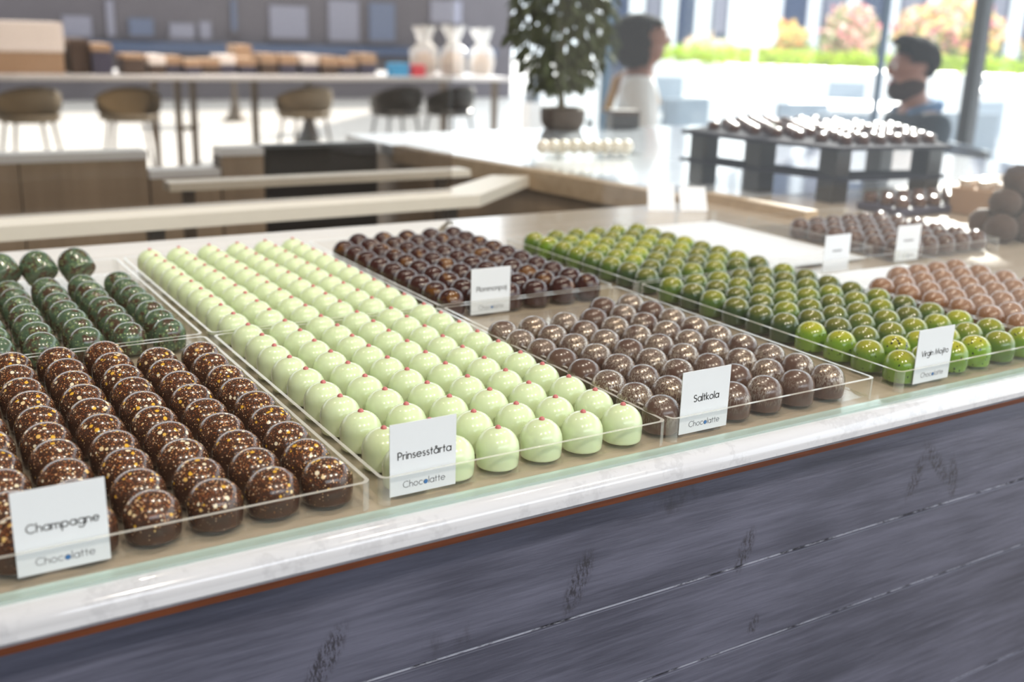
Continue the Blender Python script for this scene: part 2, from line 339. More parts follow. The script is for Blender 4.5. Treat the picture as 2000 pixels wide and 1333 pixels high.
# side arm of the counter, behind the trays on the right
arm_in = [(1.0, .872), (.935, 1.32), (.875, 1.70), (.862, 1.84)]
arm = tag(empty('side_counter'), 'pale side counter behind the green trays, running back towards the windows', 'counter')
bm = bmesh.new(); prism(bm, arm_in + [(.862, 2.14), (2.2, 2.14), (2.2, .872)], .925, HT); link('worktop', bm, M['marble'], arm)
bm = bmesh.new(); off = [(x+.012, y) for x, y in arm_in]
prism(bm, [(1.012, .872)]+off[1:]+[(.892, 2.1), (2.17, 2.1), (2.17, .872)], 0, .925); link('panel', bm, M['oak'], arm)
bm = bmesh.new()
for a, b in zip(arm_in, arm_in[1:]):
    d = Vector((b[0]-a[0], b[1]-a[1])); n = Vector((d.y, -d.x)).normalized()*.03
    prism(bm, [(a[0]-.003, a[1]+.001), (b[0]-.003, b[1]-.001), (b[0]+n.x, b[1]+n.y-.001), (a[0]+n.x, a[1]+n.y+.001)], .912, HT+.002)
link('oak_edge', bm, M['oakrail'], arm)
rail = bmesh.new(); prism(rail, [(1.0, .866), (1.03, .866), (1.052, .64), (1.022, .64)], HT, HT+.016)
tag(link('glass_rail', rail, M['oakrail']), 'light oak rail lying on the counter behind the far tray of dark chocolates', 'rail')

# ------------------------------------------------------------------ glass screens
sg = tag(empty('front_glass_screen', (0, 0, HT)), 'clear glass screen standing along the marble counter edge before the trays', 'glass screen')
bxo('glass_pane', (x0, x1, -.030, -.0215, .002, .42), M['glass'], sg)
bxo('green_glass_foot', (x0, x1, -.0305, -.021, .0, .002), M['greenedge'], sg)
streak_pts = [(-1.5, 1.065), (.70, 1.13), (.93, 1.325), (.86, 1.36), (.68, 1.22), (-1.5, 1.165)]  # pale board on added legs, shaped to imitate the sunlit streak
sh = tag(empty('sun_streak_strip'), 'pale strip standing in for the sunlit streak behind the trays, before the cabinets', 'light streak')
bm = bmesh.new(); prism(bm, streak_pts, .918, .94); link('streak_board', bm, M['streakpale'], sh)
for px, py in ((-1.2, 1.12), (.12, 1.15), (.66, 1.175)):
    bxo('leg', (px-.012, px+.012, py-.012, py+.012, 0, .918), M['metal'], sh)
r2 = tag(empty('thin_streak_strip'), 'thin pale strip standing in for the upper band of the sunlit streak', 'rail')  # second added board, imitates the thin upper band of sunlight
bxo('thin_streak_board', (.22, .86, 1.45, 1.5, .925, .94), M['streakpale'], r2)
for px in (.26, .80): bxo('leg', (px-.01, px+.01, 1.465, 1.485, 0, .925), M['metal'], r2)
g = tag(bxo('rear_glass_screen', (-1.5, .665, 1.175, 1.181, .94, 1.5), M['tintglass']), 'grey tinted glass screen standing on the pale streak strip behind the trays', 'glass screen')
g = bmesh.new(); d = Vector((-.05, .415)).normalized(); n = Vector((d.y, -d.x))*.006
a = Vector((1.018, .885)); b = Vector((.968, 1.30)); prism(g, [tuple(a), tuple(b), tuple(b+n), tuple(a+n)], HT+.001, 1.5)
tag(link('side_glass_screen', g, M['glass']), 'clear glass screen standing on the inner edge of the side counter', 'glass screen')

# ------------------------------------------------------------------ stroke lettering
def arc(cx, cy, r, a0, a1, n=14, ry=None):
    return [(cx+r*math.cos(math.radians(a0+(a1-a0)*i/n)), cy+(ry or r)*math.sin(math.radians(a0+(a1-a0)*i/n))) for i in range(n+1)]
H = 1.62
def glyph(ch):
    O = lambda cx=.5: arc(cx, .5, .5, 0, 360, 24)
    if ch == 'a': return [O(), [(1, 0), (1, 1)]], 1.0
    if ch == 'å': return [O(), [(1, 0), (1, 1)], arc(.5, 1.36, .17, 0, 360, 14)], 1.0
    if ch == 'o': return [O()], 1.0
    if ch == 'c': return [arc(.5, .5, .5, 45, 315, 20)], .9
    if ch == 'e': return [[(0.02, .52), (.98, .52)], arc(.5, .5, .5, 2, 318, 22)], 1.0
    if ch == 'g': return [O(), [(1, 1), (1, -.15)]+arc(.5, -.15, .5, 0, -150, 12)], 1.0
    if ch == 'p': return [O(), [(0, 1), (0, -.62)]], 1.0
    if ch == 'h': return [[(0, 0), (0, H)], arc(.38, .58, .38, 180, 0, 12)+[(.76, 0)]], .76
    if ch == 'n': return [[(0, 0), (0, 1)], arc(.38, .58, .38, 180, 0, 12)+[(.76, 0)]], .76
    if ch == 'm': return [[(0, 0), (0, 1)], arc(.32, .64, .32, 180, 0, 12)+[(.64, 0)], arc(.96, .64, .32, 180, 0, 12)+[(1.28, 0)]], 1.28
    if ch == 'r': return [[(0, 0), (0, 1)], arc(.34, .6, .34, 180, 70, 8)], .42
    if ch == 'i': return [[(0, 0), (0, 1)], [(0, 1.32), (0, 1.46)]], .0
    if ch == 'j': return [[(.1, 1), (.1, -.62)], [(.1, 1.32), (.1, 1.46)]], .1
    if ch == 'l': return [[(0, 0), (0, H)]], .0
    if ch == 't': return [[(.22, 0), (.22, 1.42)], [(0, .96), (.46, .96)]], .46
    if ch == 'k': return [[(0, 0), (0, H)], [(.62, 1), (.04, .5), (.68, 0)]], .68
    if ch == 's': return [arc(.29, .75, .23, 50, 270, 12)+arc(.29, .26, .26, 90, -140, 12)], .56
    if ch == 'y': return [[(0, 1), (.4, .06)], [(.8, 1), (.16, -.55)]], .8
    if ch == 'C': return [arc(.72, .76, .76, 48, 312, 24)], 1.26
    if ch == 'P': return [[(0, 0), (0, 1.52), (.36, 1.52)]+arc(.36, 1.1, .42, 90, -90, 12)+[(0, .68)]], .78
    if ch == 'S': return [arc(.42, 1.14, .36, 40, 270, 14)+arc(.42, .39, .39, 90, -140, 14)], .84
    if ch == 'V': return [[(0, 1.52), (.56, 0), (1.12, 1.52)]], 1.12
    if ch == 'M': return [[(0, 0), (.26, 1.52), (.8, .1), (1.34, 1.52), (1.6, 0)]], 1.6
    return [], .3
def lettering(name, text, width, parent, x, z, mat, wt, skip=None):
    gap = .30; adv = 0; items = []
    for k, ch in enumerate(text):
        g, w = glyph(ch); items.append((k, ch, g, adv)); adv += w+gap
    s = width/(adv-gap); bm = bmesh.new(); dot = None
    for k, ch, g, ox in items:
        if k == skip: dot = (x+(ox+.5)*s, z+.5*s, .5*s)
        for pl in g:
            P = [Vector((x+(ox+px)*s, z+py*s)) for px, py in pl]; closed = (P[0]-P[-1]).length < 1e-5*s+1e-9
            L = []; n = len(P)
            for i, p in enumerate(P):
                q0 = P[i-1] if i else (P[-2] if closed else p); q1 = P[i+1] if i < n-1 else (P[1] if closed else p)
                d = q1-q0
                if d.length < 1e-9: d = Vector((1, 0))
                d.normalize(); nn = Vector((-d.y, d.x))*wt*s/2
                e = d*0
                if not closed and i == 0: e = -d*wt*s*.3
                if not closed and i == n-1: e = d*wt*s*.3
                if 0 < i < n-1:
                    t0 = (P[i]-P[i-1]).normalized(); t1 = (P[i+1]-P[i]).normalized(); cc = max(.35, math.sqrt(max(0, (1+t0.dot(t1))/2))); nn = nn/cc
                L.append((bm.verts.new((p.x+e.x+nn.x, 0, p.y+e.y+nn.y)), bm.verts.new((p.x+e.x-nn.x, 0, p.y+e.y-nn.y))))
            for a, b in zip(L, L[1:]): bm.faces.new((a[0], a[1], b[1], b[0]))
    o = link(name, bm, mat, parent); o.location = (0, -.00045, 0)
    if dot:
        bm = bmesh.new(); c = bm.verts.new((dot[0], 0, dot[1])); vs = [bm.verts.new((dot[0]+dot[2]*math.cos(a), 0, dot[1]+dot[2]*math.sin(a))) for a in [2*math.pi*i/16 for i in range(16)]]
        for i in range(16): bm.faces.new((c, vs[i], vs[(i+1) % 16]))
        d = link('blue_dot', bm, M['blueink'], parent); d.location = (0, -.0006, 0); d['label'] = 'blue dot filling the letter o'
    return o
CW, CH = .046, .0475
def card(x, y, text, tw, label, z=.9535, rz=0.0, lean=0.0, mark=True, wt=.20):
    bm = bmesh.new(); box(bm, -CW/2, CW/2, -.0003, .0003, 0, CH)
    o = link('flavour_card', bm, M['paper'], None, loc=(x, y, z)); o.rotation_euler = (lean, 0, rz)
    if text: lettering('flavour_lettering', text, CW*tw, o, -CW*tw/2 + CW*.02, CH*.50, M['ink'], wt)
    if mark: lettering('shop_lettering', 'Chocolatte', CW*.63, o, -CW*.30, CH*.10, M['greyink'], .14, skip=4)
    return tag(o, label, 'card')
YC = -.0112
card(-.2045, YC, 'Champagne', .77, 'white card lettered Champagne in the tray of gold-speckled chocolates')
card(.0062, YC, 'Prinsesstårta', .80, 'white card lettered Prinsesstårta before the pale green chocolates')
card(.2365, YC, 'Saltkola', .52, 'white card lettered Saltkola before the silver-brushed brown chocolates')
card(.4935, YC, 'Virgin Mojito', .76, 'white card lettered Virgin Mojito in the tray of green chocolates')
card(.2640, .3468, 'Plommonpaj', .76, 'white card before the dark plum chocolates in the back row')
c = card(-.2335, .3468, None, .2, 'white card cut by the photo edge before the mottled green chocolates', mark=False)
lettering('flavour_lettering', 'y', .0032, c, .0172, CH*.55, M['ink'], .17); lettering('flavour_lettering', 'la', .0042, c, .0162, CH*.24, M['ink'], .17)
def dashes(o, z, w):
    bm = bmesh.new(); x = -w/2; rr = random.Random(3)
    while x < w/2:
        l = rr.uniform(.0012, .0024); h = rr.uniform(.0016, .0026)
        box(bm, x, x+l, -.0001, .0001, z, z+h); x += l+.0006
    p = link('flavour_lettering', bm, M['greyink'], o); p.location = (0, -.00045, 0)
c = card(.770, .3468, None, 0, 'white card standing on the empty pale counter between green and copper chocolates', z=HT+.0005, mark=False); dashes(c, CH*.55, .016)
c = card(.905, .3468, None, 0, 'white card in the far tray of dark brown chocolates', mark=True); dashes(c, CH*.55, .018)
card(.862, .805, None, 0, 'blank white card leaning near the back edge of the counter, left of two', z=HT+.0005, rz=-.5, lean=-.5, mark=False)
card(.915, .785, None, 0, 'blank white card leaning near the back edge of the counter, right of two', z=HT+.0005, rz=-.5, lean=-.7, mark=False)

# ------------------------------------------------------------------ trays and chocolates
def rrect(x0, x1, y0, y1, r, n=4):
    P = []
    for cx, cy, a in ((x1-r, y0+r, -90), (x1-r, y1-r, 0), (x0+r, y1-r, 90), (x0+r, y0+r, 180)):
        P += [(cx+r*math.cos(math.radians(a+90*i/n)), cy+r*math.sin(math.radians(a+90*i/n))) for i in range(n+1)]
    return P
def tray(x0, x1, y0, y1, label, z=HT+.0003, h=.0185, group=None):
    cx, cy = (x0+x1)/2, (y0+y1)/2; w, d = (x1-x0)/2, (y1-y0)/2; th = .0026
    bm = bmesh.new(); loops = []
    for ins, zz, rr in ((0, 0, .006), (0, h, .006), (th, h, .0042), (th, .0026, .0042)):
        loops.append([bm.verts.new((px, py, zz)) for px, py in rrect(-w+ins, w-ins, -d+ins, d-ins, rr)])
    n = len(loops[0]); bm.faces.new(loops[0][::-1]); bm.faces.new(loops[3])
    for k in range(3):
        for i in range(n):
            f = bm.faces.new((loops[k][i], loops[k][(i+1) % n], loops[k+1][(i+1) % n], loops[k+1][i]))
            f.material_index = 1 if k == 1 else (2 if (i % 5 != 4 and k == 0) else 0)
    bmesh.ops.recalc_face_normals(bm, faces=bm.faces)
    return tag(link('display_tray', bm, [M['acrylic'], M['rim'], M['corner']], None, loc=(cx, cy, z)), label, 'tray', group)
RB = .0147
def dome(bm, r=RB, h=.0262, n=32):
    prof = [(0, 0), (r*.90, 0), (r*.955, .0006), (r*.97, .002)]
    z1 = .0118
    prof += [(r*.99, .006), (r, z1)]
    for i in range(1, 11):
        a = math.pi/2*i/10; prof.append((r*math.cos(a)**.92 if i < 10 else 0, z1+(h-z1)*math.sin(a)))
    lathe(bm, prof, n)
ORD = ['front', 'second', 'third', 'fourth', 'fifth', 'sixth', 'seventh', 'eighth', 'ninth', 'tenth', 'eleventh']
CO = ['first', 'second', 'third', 'fourth', 'fifth', 'sixth', 'seventh']
ZB = HT+.0003+.0026+.0002
def proto(name, mat, tip=False, r=RB):
    bm = bmesh.new(); dome(bm, r); o = link(name, bm, mat, None, True)
    if tip:
        bm = bmesh.new(); lathe(bm, [(.0021, -.0006), (.0021, .0006), (.0017, .0015), (.0009, .0021), (0, .0023)], 14)
        c = link('pink_tip', bm, M['pink'], o, True); c.location = (0, 0, .0259); c['label'] = 'small pink icing dot'
    return o
used = set()
def place(o, x, y, rz, label, group, z=ZB, rot=None, tone=None):
    if o.name in used: o = copy_tree(o)
    else: used.add(o.name)
    o.location = (x, y, z); o.rotation_euler = rot or (0, 0, rz)
    if tone is not None: o['tone'] = tone
    return tag(o, label, 'chocolate', group)
def fill(o, desc, group, x0, dx, nc, y0, dy, nr, skip=lambda c, r: False, right=False, where='', tone=None, z=ZB, j=.0008):
    for rr in range(nr):
        for c in range(nc):
            if skip(c, rr): continue
            side = CO[nc-1-c] if right else CO[c]
            lab = '%s,%s %s row, %s from %s' % (desc, where, ORD[rr], side, 'right' if right else 'left')
            place(o, x0+dx*c+R.uniform(-j, j), y0+dy*rr+R.uniform(-j, j), R.uniform(-3, 3), lab, group, z, tone=tone(c, rr) if tone else None)
Y0 = .0055
tray(-.250, -.0305, -.016, .336, 'clear tray of gold-speckled brown chocolates at the left front')
fill(proto('speckled_bonbon', M['champ'], r=.0161), 'gold-speckled dark chocolate', 'gold-speckled chocolates in the left front tray', -.2235, .0347, 6, Y0+.0016, .0345, 10, lambda c, r: r == 9 and c > 3, True, ' left front tray,')
tray(-.250, -.0305, .342, .690, 'clear tray of mottled green chocolates behind the gold-speckled ones')
pt = proto('mottled_bonbon', M['teal'])
fill(pt, 'mottled dark green chocolate', 'mottled green chocolates in the left back tray', -.2275, .0347, 6, .368, .0342, 7, lambda c, r: False, True, ' left back tray,')
for k, x in enumerate((-.195, -.1595, -.1235, -.0855)):
    bmx = copy_tree(pt); bmx.location = (x+.006, .632, ZB+.0142); bmx.rotation_euler = (math.radians(-50), 0, math.radians(24)); bmx.scale = (1.2, 1.2, 1.2)
    tag(bmx, 'dark green chocolate tipped on its side at the tray back, %s from right' % CO[3-k], 'chocolate', 'tipped green chocolates at the tray back')
tray(-.0245, .1985, -.016, .336, 'clear tray of pale green pink-tipped chocolates in the front row')
tray(-.0245, .1985, .342, .692, 'clear tray of pale green pink-tipped chocolates in the back row')
pp = proto('pale_green_bonbon', M['prin'], True)
fill(pp, 'pale green pink-tipped chocolate', 'pale green chocolates in the front tray', .0015, .0342, 6, Y0-.002, .0349, 10, right=False, where=' front tray,')
fill(pp, 'pale green pink-tipped chocolate', 'pale green chocolates in the back tray', .0015, .0342, 6, .3600, .0347, 10, right=False, where=' back tray,')
tray(.2025, .4175, -.016, .336, 'clear half-full tray of silver-brushed brown chocolates in the front row')
fill(proto('silver_brushed_bonbon', M['salt']), 'silver-brushed milk chocolate', 'silver-brushed chocolates in the front tray', .2105, .0345, 6, Y0, .0327, 9, lambda c, r: r == 8 and c < 4, where=' front tray,')
tray(.2025, .4175, .342, .700, 'clear tray of dark plum chocolates in the back row')
fill(proto('plum_bonbon', M['plum']), 'glossy dark plum chocolate', 'dark plum chocolates in the back tray', .2265, .0340, 6, .3625, .0344, 10, lambda c, r: r == 9 and c == 0, where=' back tray,')
tray(.4475, .6680, -.016, .336, 'clear tray of green chocolates at the right front beside the Virgin Mojito card')
tray(.4475, .6680, .342, .622, 'clear tray of green chocolates behind the front tray of green ones')
pm_ = proto('green_speckled_bonbon', M['moj'])
def tone_f(c, r):
    p = .8 if (r <= 1 or c == 0 and r < 4) else .12
    if c >= 4 and r < 3: p = .55
    return max(0, min(1, p+R.uniform(-.25, .25)))
def tone_b(c, r):
    return max(0, min(1, (.05 if r < 2 else .38)+R.uniform(-.35, .4)))
fill(pm_, 'green speckled dome chocolate', 'green chocolates in the right front tray', .4735, .0340, 6, Y0, .0340, 10, where=' right front tray,', tone=tone_f)
fill(pm_, 'green speckled dome chocolate', 'green chocolates in the right back tray', .4755, .0340, 6, .3585, .0338, 8, where=' right back tray,', tone=tone_b)
tray(.6720, .8885, -.016, .336, 'clear tray of copper brown chocolates at the right edge')
fill(proto('copper_bonbon', M['copper']), 'glossy copper brown chocolate', 'copper brown chocolates at the right edge', .6915, .0345, 6, Y0, .0338, 8, lambda c, r: r == 7 and c < 2, where=' right edge tray,')
tray(.8800, 1.1000, .342, .625, 'clear tray of dark brown chocolates at the far right of the back row')
fill(proto('dark_bonbon', M['dark']), 'dark brown glossy chocolate', 'dark brown chocolates in the far right tray', .9045, .0345, 6, .3660, .0343, 6, where=' far right tray,')

tray(.6720, .8745, .375, .690, 'empty clear tray with a white reflection sheet between green and dark chocolates')
tag(bxo('reflection_sheet', (.678, .868, .381, .684, HT+.0031, HT+.0037), M['paper']), 'white sheet imitating a bright reflection in the empty clear tray behind the copper chocolates', 'reflection')  # added white sheet in place of a bright reflection on the counter
tag(bxo('reflection_sheet', (.678, .882, .255, .330, HT+.0031, HT+.0037), M['paper']), 'white sheet imitating a bright reflection at the bare back of the copper chocolate tray', 'reflection')  # smaller added sheet for the nearer patch of reflected brightness
# tongs behind the plum tray
bm = bmesh.new(); tube(bm, [(-.02, 0, .004), (0, .004, .012), (.012, .01, .022), (.02, .012, .02)], .0022, 8); tube(bm, [(-.02, .012, .004), (0, .012, .012), (.014, .014, .022), (.02, .012, .02)], .0022, 8)
tongs = tag(link('serving_tongs', bm, M['steel'], None, True, loc=(.412, .728, HT)), 'small dark metal tongs lying behind the dark plum chocolates', 'tongs')

# ------------------------------------------------------------------ rear cabinets (staff side)
def cabinet(name, x0, x1, y0, y1, h, mat, label, topmat=None, seams=()):
    e = tag(empty(name, ((x0+x1)/2, (y0+y1)/2, 0)), label, 'cabinet'); w = (x1-x0)/2; d = (y1-y0)/2
    bxo('body', (-w, w, -d+.018, d, 0, h-.018), M['darkbrown'], e)
    n = len(seams)+1; ed = [-w]+[s-(x0+x1)/2 for s in seams]+[w]
    for a, b in zip(ed, ed[1:]): bxo('door', (a+.0015, b-.0015, -d, -d+.018, .06, h-.019), mat, e)
    bxo('cabinet_top', (-w, w, -d, d, h-.018, h), topmat or M['whitepaint'], e)
    return e
cabinet('low_cabinet', -1.4, .285, 1.9, 1.965, .95, M['oak'], 'long grey-brown oak cabinet behind the counter on the left', seams=(-.9, -.4, .02))
cabinet('low_cabinet', .287, .448, 1.9, 1.965, .905, M['oak'], 'low narrow oak cabinet between the long oak one and the black appliance')
cabinet('low_cabinet', .45, .553, 1.9, 1.965, .95, M['oak'], 'slim oak cabinet standing against the black appliance')
ap = tag(empty('under_counter_fridge', (.700, 2.03, 0)), 'black under-counter appliance between the oak cabinets', 'fridge')
bxo('body', (-.145, .147, -.11, -.075, 0, .952), M['black'], ap); bxo('door', (-.143, .145, -.13, -.11, .08, .79), M['black'], ap); bxo('control_panel', (-.143, .145, -.13, -.11, .80, .948), M['black'], ap)

# ------------------------------------------------------------------ bar table, stools and goods
bar = tag(empty('bar_table', (1.8, 6.7, 0)), 'long pale bar table behind the counter with goods on it', 'table')
bxo('table_top', (-2.6, 2.06, -.5, .5, .872, .9), M['tabletop'], bar, bev=.004)
for lx in (-1.9, -.31, -.215, .18, 1.98): bxo('leg', (lx-.018, lx+.018, -.42, -.384, 0, .872), M['metal'], bar); 
for lx in (-1.9, -.26, 1.98): bxo('leg', (lx-.018, lx+.018, .384, .42, 0, .872), M['metal'], bar)
bxo('crossbar', (-.292, -.233, -.412, -.392, .565, .592), M['metal'], bar)
def stool(mshell, mleg):
    e = empty('bar_stool')
    bm = bmesh.new(); nu, nv = 20, 8; G = []
    for i in range(nu+1):
        a = math.radians(-100+200*i/nu); row = []
        for j in range(nv+1):
            q = j/nv; rr = .185*math.sin(min(1, .25+q)*math.pi/2); zz = .655+.20*q**1.6*(.45+.55*math.cos(a*.62)**2)
            row.append(bm.verts.new((rr*math.sin(a), -rr*math.cos(a)*.9, zz)))
        G.append(row)
    for i in range(nu):
        for j in range(nv): bm.faces.new((G[i][j], G[i+1][j], G[i+1][j+1], G[i][j+1]))
    bmesh.ops.solidify(bm, geom=bm.faces[:], thickness=.012); link('backrest', bm, mshell, e, True)
    bm = bmesh.new(); lathe(bm, [(0, .645), (.15, .65), (.175, .668), (.165, .69), (0, .695)], 24); link('seat', bm, mshell, e, True)
    for sx in (-1, 1):
        for sy in (-1, 1):
            bm = bmesh.new(); tube(bm, [(sx*.10, sy*.10, .655), (sx*.19, sy*.19, 0)], .009, 8); link('leg', bm, mleg, e, True)
    bm = bmesh.new(); P = [(.155*sx, .155*sy, .235) for sx, sy in ((-1, -1), (1, -1), (1, 1), (-1, 1), (-1, -1))]
    for a, b in zip(P, P[1:]): tube(bm, [a, b], .006, 6)
    link('footrest', bm, mleg, e); return e
s1 = stool(M['beige'], M['metal']); s2 = stool(M['black'], M['blackmetal'])
for k, (s, x, y, lab) in enumerate(((s1, .60, 6.12, 'beige shell bar stool at the far left end of the bar table'), (None, 1.15, 6.1, 'beige shell bar stool left of the twin table legs'), (None, 2.24, 6.1, 'beige shell bar stool above the black appliance'),
        (s2, 2.90, 6.12, 'dark bar stool, second from the right end of the bar table'), (None, 3.30, 6.1, 'dark bar stool, first from the right end of the bar table'))):
    if s is None: s = copy_tree(s1 if k < 3 else s2)
    s.location = (x, y, 0); s.rotation_euler = (0, 0, R.uniform(-.2, .2)); tag(s, lab, 'bar stool', 'stools along the bar table')
ZT = .9005
def crate(u0, u1, vt, vb, y, dep, mats, label, name='gift_box', lid=.25):
    a = at(u0, vb, y=y); b = at(u1, vb, y=y); t = at((u0+u1)/2, vt, y=y); h = max(.02, t.z-ZT); w = (b.x-a.x)/2
    e = tag(empty(name, ((a.x+b.x)/2, y+dep/2, ZT)), label, 'box')
    bxo('box_body', (-w*.97, w*.97, -dep/2+.004, dep/2-.004, 0, h*(1-lid)), mats[0], e, bev=.003); bxo('lid', (-w, w, -dep/2, dep/2, h*(1-lid)+.0005, h), mats[1], e, bev=.003)
    return e
crate(-40, 130, 42, 142, 6.45, .35, (M['cardboard'], M['cream']), 'big cream topped box at the left end of the bar table', lid=.58)
crate(140, 178, 76, 142, 6.45, .3, (M['brownbox'], M['brownbox']), 'tall dark brown box right of the big cream box')
crate(182, 222, 86, 142, 6.4, .3, (M['navy'], M['cardboard']), 'navy box with tan lid right of the tall brown box')
crate(242, 286, 106, 142, 6.4, .2, (M['brownbox'], M['cardboard']), 'small dark box with tan lid, left of the low tan boxes')
us = [292, 328, 362, 398, 430, 470, 512, 548, 590, 630, 668, 705]
nm = ['first', 'second', 'third', 'fourth', 'fifth', 'sixth', 'seventh', 'eighth', 'ninth', 'tenth', 'eleventh', 'twelfth']
for k, u in enumerate(us):
    e = crate(u, u+R.uniform(28, 34), R.uniform(104, 118), 140, 6.42+R.uniform(0, .1), .22, (M['navy'] if k % 3 else M['brownbox'], M['cardboard'] if k % 4 else M['cream']), 'low tan lidded box, %s from left in the row along the bar table' % nm[k], lid=.5)
    e['group'] = 'low boxes along the bar table'
crate(460, 492, 88, 106, 7.0, .2, (M['cardboard'], M['cardboard']), 'tan box standing behind the row of low boxes')
crate(766, 800, 124, 143, 6.3, .1, (M['bluebox'], M['bluebox']), 'small bright blue box before the cellophane bags')
crate(806, 832, 127, 143, 6.3, .1, (M['redbox'], M['redbox']), 'small red box beside the bright blue one')
def bag(u, v0, y, w, label):
    p = at(u, 142, y=y); t = at(u, v0, y=y); h = t.z-ZT; e = tag(empty('cellophane_bag', (p.x, y, ZT), R.uniform(-1, 1)), label, 'bag', 'cellophane gift bags on the bar table')
    bm = bmesh.new(); lathe(bm, [(0, 0), (w*.9, .004), (w, h*.25), (w*.95, h*.5), (w*.35, h*.68), (w*.55, h*.8), (w*.9, h)], 22)
    for vtx in bm.verts:
        vtx.co.x += R.uniform(-.014, .014); vtx.co.y += R.uniform(-.014, .014); vtx.co.z = max(.001, vtx.co.z+R.uniform(-.012, .012))
    link('wrapping', bm, M['cello'], e)
    bm = bmesh.new(); lathe(bm, [(0, .006), (w*.7, .008), (w*.75, h*.3), (w*.4, h*.45), (0, h*.48)], 14); link('filling', bm, M['cardboard'], e)
bag(828, 52, 6.55, .10, 'clear cellophane gift bag, leftmost of the three on the bar table')
bag(884, 50, 6.5, .10, 'clear cellophane gift bag, middle of the three on the bar table')
bag(940, 56, 6.55, .09, 'clear cellophane gift bag, rightmost of the three on the bar table')
# trumpet tables further back
def ped(x, y, h, rb, mat, tm, rt, label, name='pedestal_table'):
    e = tag(empty(name, (x, y, 0)), label, 'table')
    bm = bmesh.new(); lathe(bm, [(0, 0), (rb, 0), (rb, .012), (rb*.55, .07), (rb*.28, .22), (.028, .42), (.028, h-.03), (0, h-.03)], 28); link('pedestal', bm, mat, e, True)
    bm = bmesh.new(); lathe(bm, [(0, h-.028), (rt*.97, h-.028), (rt, h-.012), (rt*.985, h), (0, h)], 36); link('table_top', bm, tm, e); return e
p = at(460, 236, z=0); ped(p.x, p.y, .74, .16, M['metal'], M['tabletop'], .36, 'round table on brown trumpet foot seen beneath the bar table')
p = at(605, 296, z=0); ped(p.x, p.y, .74, .27, M['black'], M['tabletop'], .4, 'round table on wide black trumpet foot seen under the bar table')
# white plinth with bottle
p = at(1035, 330, y=5.6); pl = tag(bxo('white_plinth', (-.055, .055, -.055, .055, 0, at(1035, 200, y=5.6).z), M['whitepaint'], loc=(p.x, 5.6, 0), bev=.004), 'slim white plinth carrying a bottle right of the bar table', 'plinth')
zt = at(1035, 200, y=5.6).z; bo = tag(empty('bottle', (p.x, 5.6, zt+.0005)), 'blue-grey bottle with round white stopper on the slim white plinth', 'bottle')
bm = bmesh.new(); lathe(bm, [(0, 0), (.05, 0), (.055, .01), (.055, .10), (.03, .15), (.022, .17), (0, .17)], 22); link('bottle_body', bm, M['greyfab'], bo, True)
bm = bmesh.new(); lathe(bm, [(.018, .1705), (.042, .185), (.05, .205), (.042, .226), (0, .236)], 20); link('stopper', bm, M['whitepaint'], bo, True)

# facade windows in the far grey wall
k = 0
for (ua, ub, va, vb) in ((120, 180, 30, 72), (205, 225, 0, 70), (250, 300, 35, 70), (330, 380, 45, 75), (388, 412, 42, 75), (450, 462, 0, 60), (525, 600, 10, 75), (640, 700, 0, 80), (720, 770, 5, 80), (840, 900, 0, 45)):
    k += 1; a = at(ua, va, y=16.98); b = at(ub, vb, y=16.98); e = tag(empty('window_%d' % k, ((a.x+b.x)/2, 16.98, (a.z+b.z)/2)), kind='structure'); w = (b.x-a.x)/2; h = (a.z-b.z)/2
    bxo('pane', (-w, w, -.03, 0.01, -h, h), M['lav'] if k % 3 else M['bluebuild'], e); bxo('window_frame', (-w-.05, w+.05, -.05, 0.01, -h-.06, -h), M['wallgrey'], e)
a = at(130, 78, y=16.9); tag(bxo('trim_1', (-4, at(960, 92, y=16.9).x, 16.7, 17, a.z-.16, a.z), M['bluepane']), kind='structure')

# ------------------------------------------------------------------ far end of the side counter
pw = at(1050, 288, z=.972); qw = at(1232, 288, z=.972)
dW = Vector((qw.x-pw.x, qw.y-pw.y)); rzW = math.atan2(dW.y, dW.x); LW = dW.length
cx, cy = (pw.x+qw.x)/2, (pw.y+qw.y)/2
bm = bmesh.new(); loops = []
wt_ = tag(empty('serving_tray', (cx, cy, HT+.0005), rzW), 'clear tray of white balls at the far end of the side counter', 'tray')
bxo('tray_floor', (-LW/2-.02, LW/2+.02, -.035, .035, 0, .006), M['acrylic'], wt_)
for s in (-1, 1): bxo('tray_wall', (-LW/2-.02, LW/2+.02, s*.035-.0015, s*.035+.0015, .006, .018), M['acrylic'], wt_)
bm = bmesh.new(); lathe(bm, [(0, 0)]+[(.0165*math.sin(math.pi*i/10), .0165-.0165*math.cos(math.pi*i/10)) for i in range(1, 10)]+[(0, .033)], 20); wb_ = link('white_truffle', bm, M['white'], None, True)
nW = 9
for k in range(nW):
    tpos = -LW/2+.012+(LW-.024)*k/(nW-1); o = wb_ if k == 0 else copy_tree(wb_)
    o.location = (cx+tpos*math.cos(rzW), cy+tpos*math.sin(rzW), HT+.0068); o.rotation_euler = (0, 0, k)
    tag(o, 'round white truffle in the far tray, %s from left' % nm[k], 'chocolate', 'white truffles on the side counter')
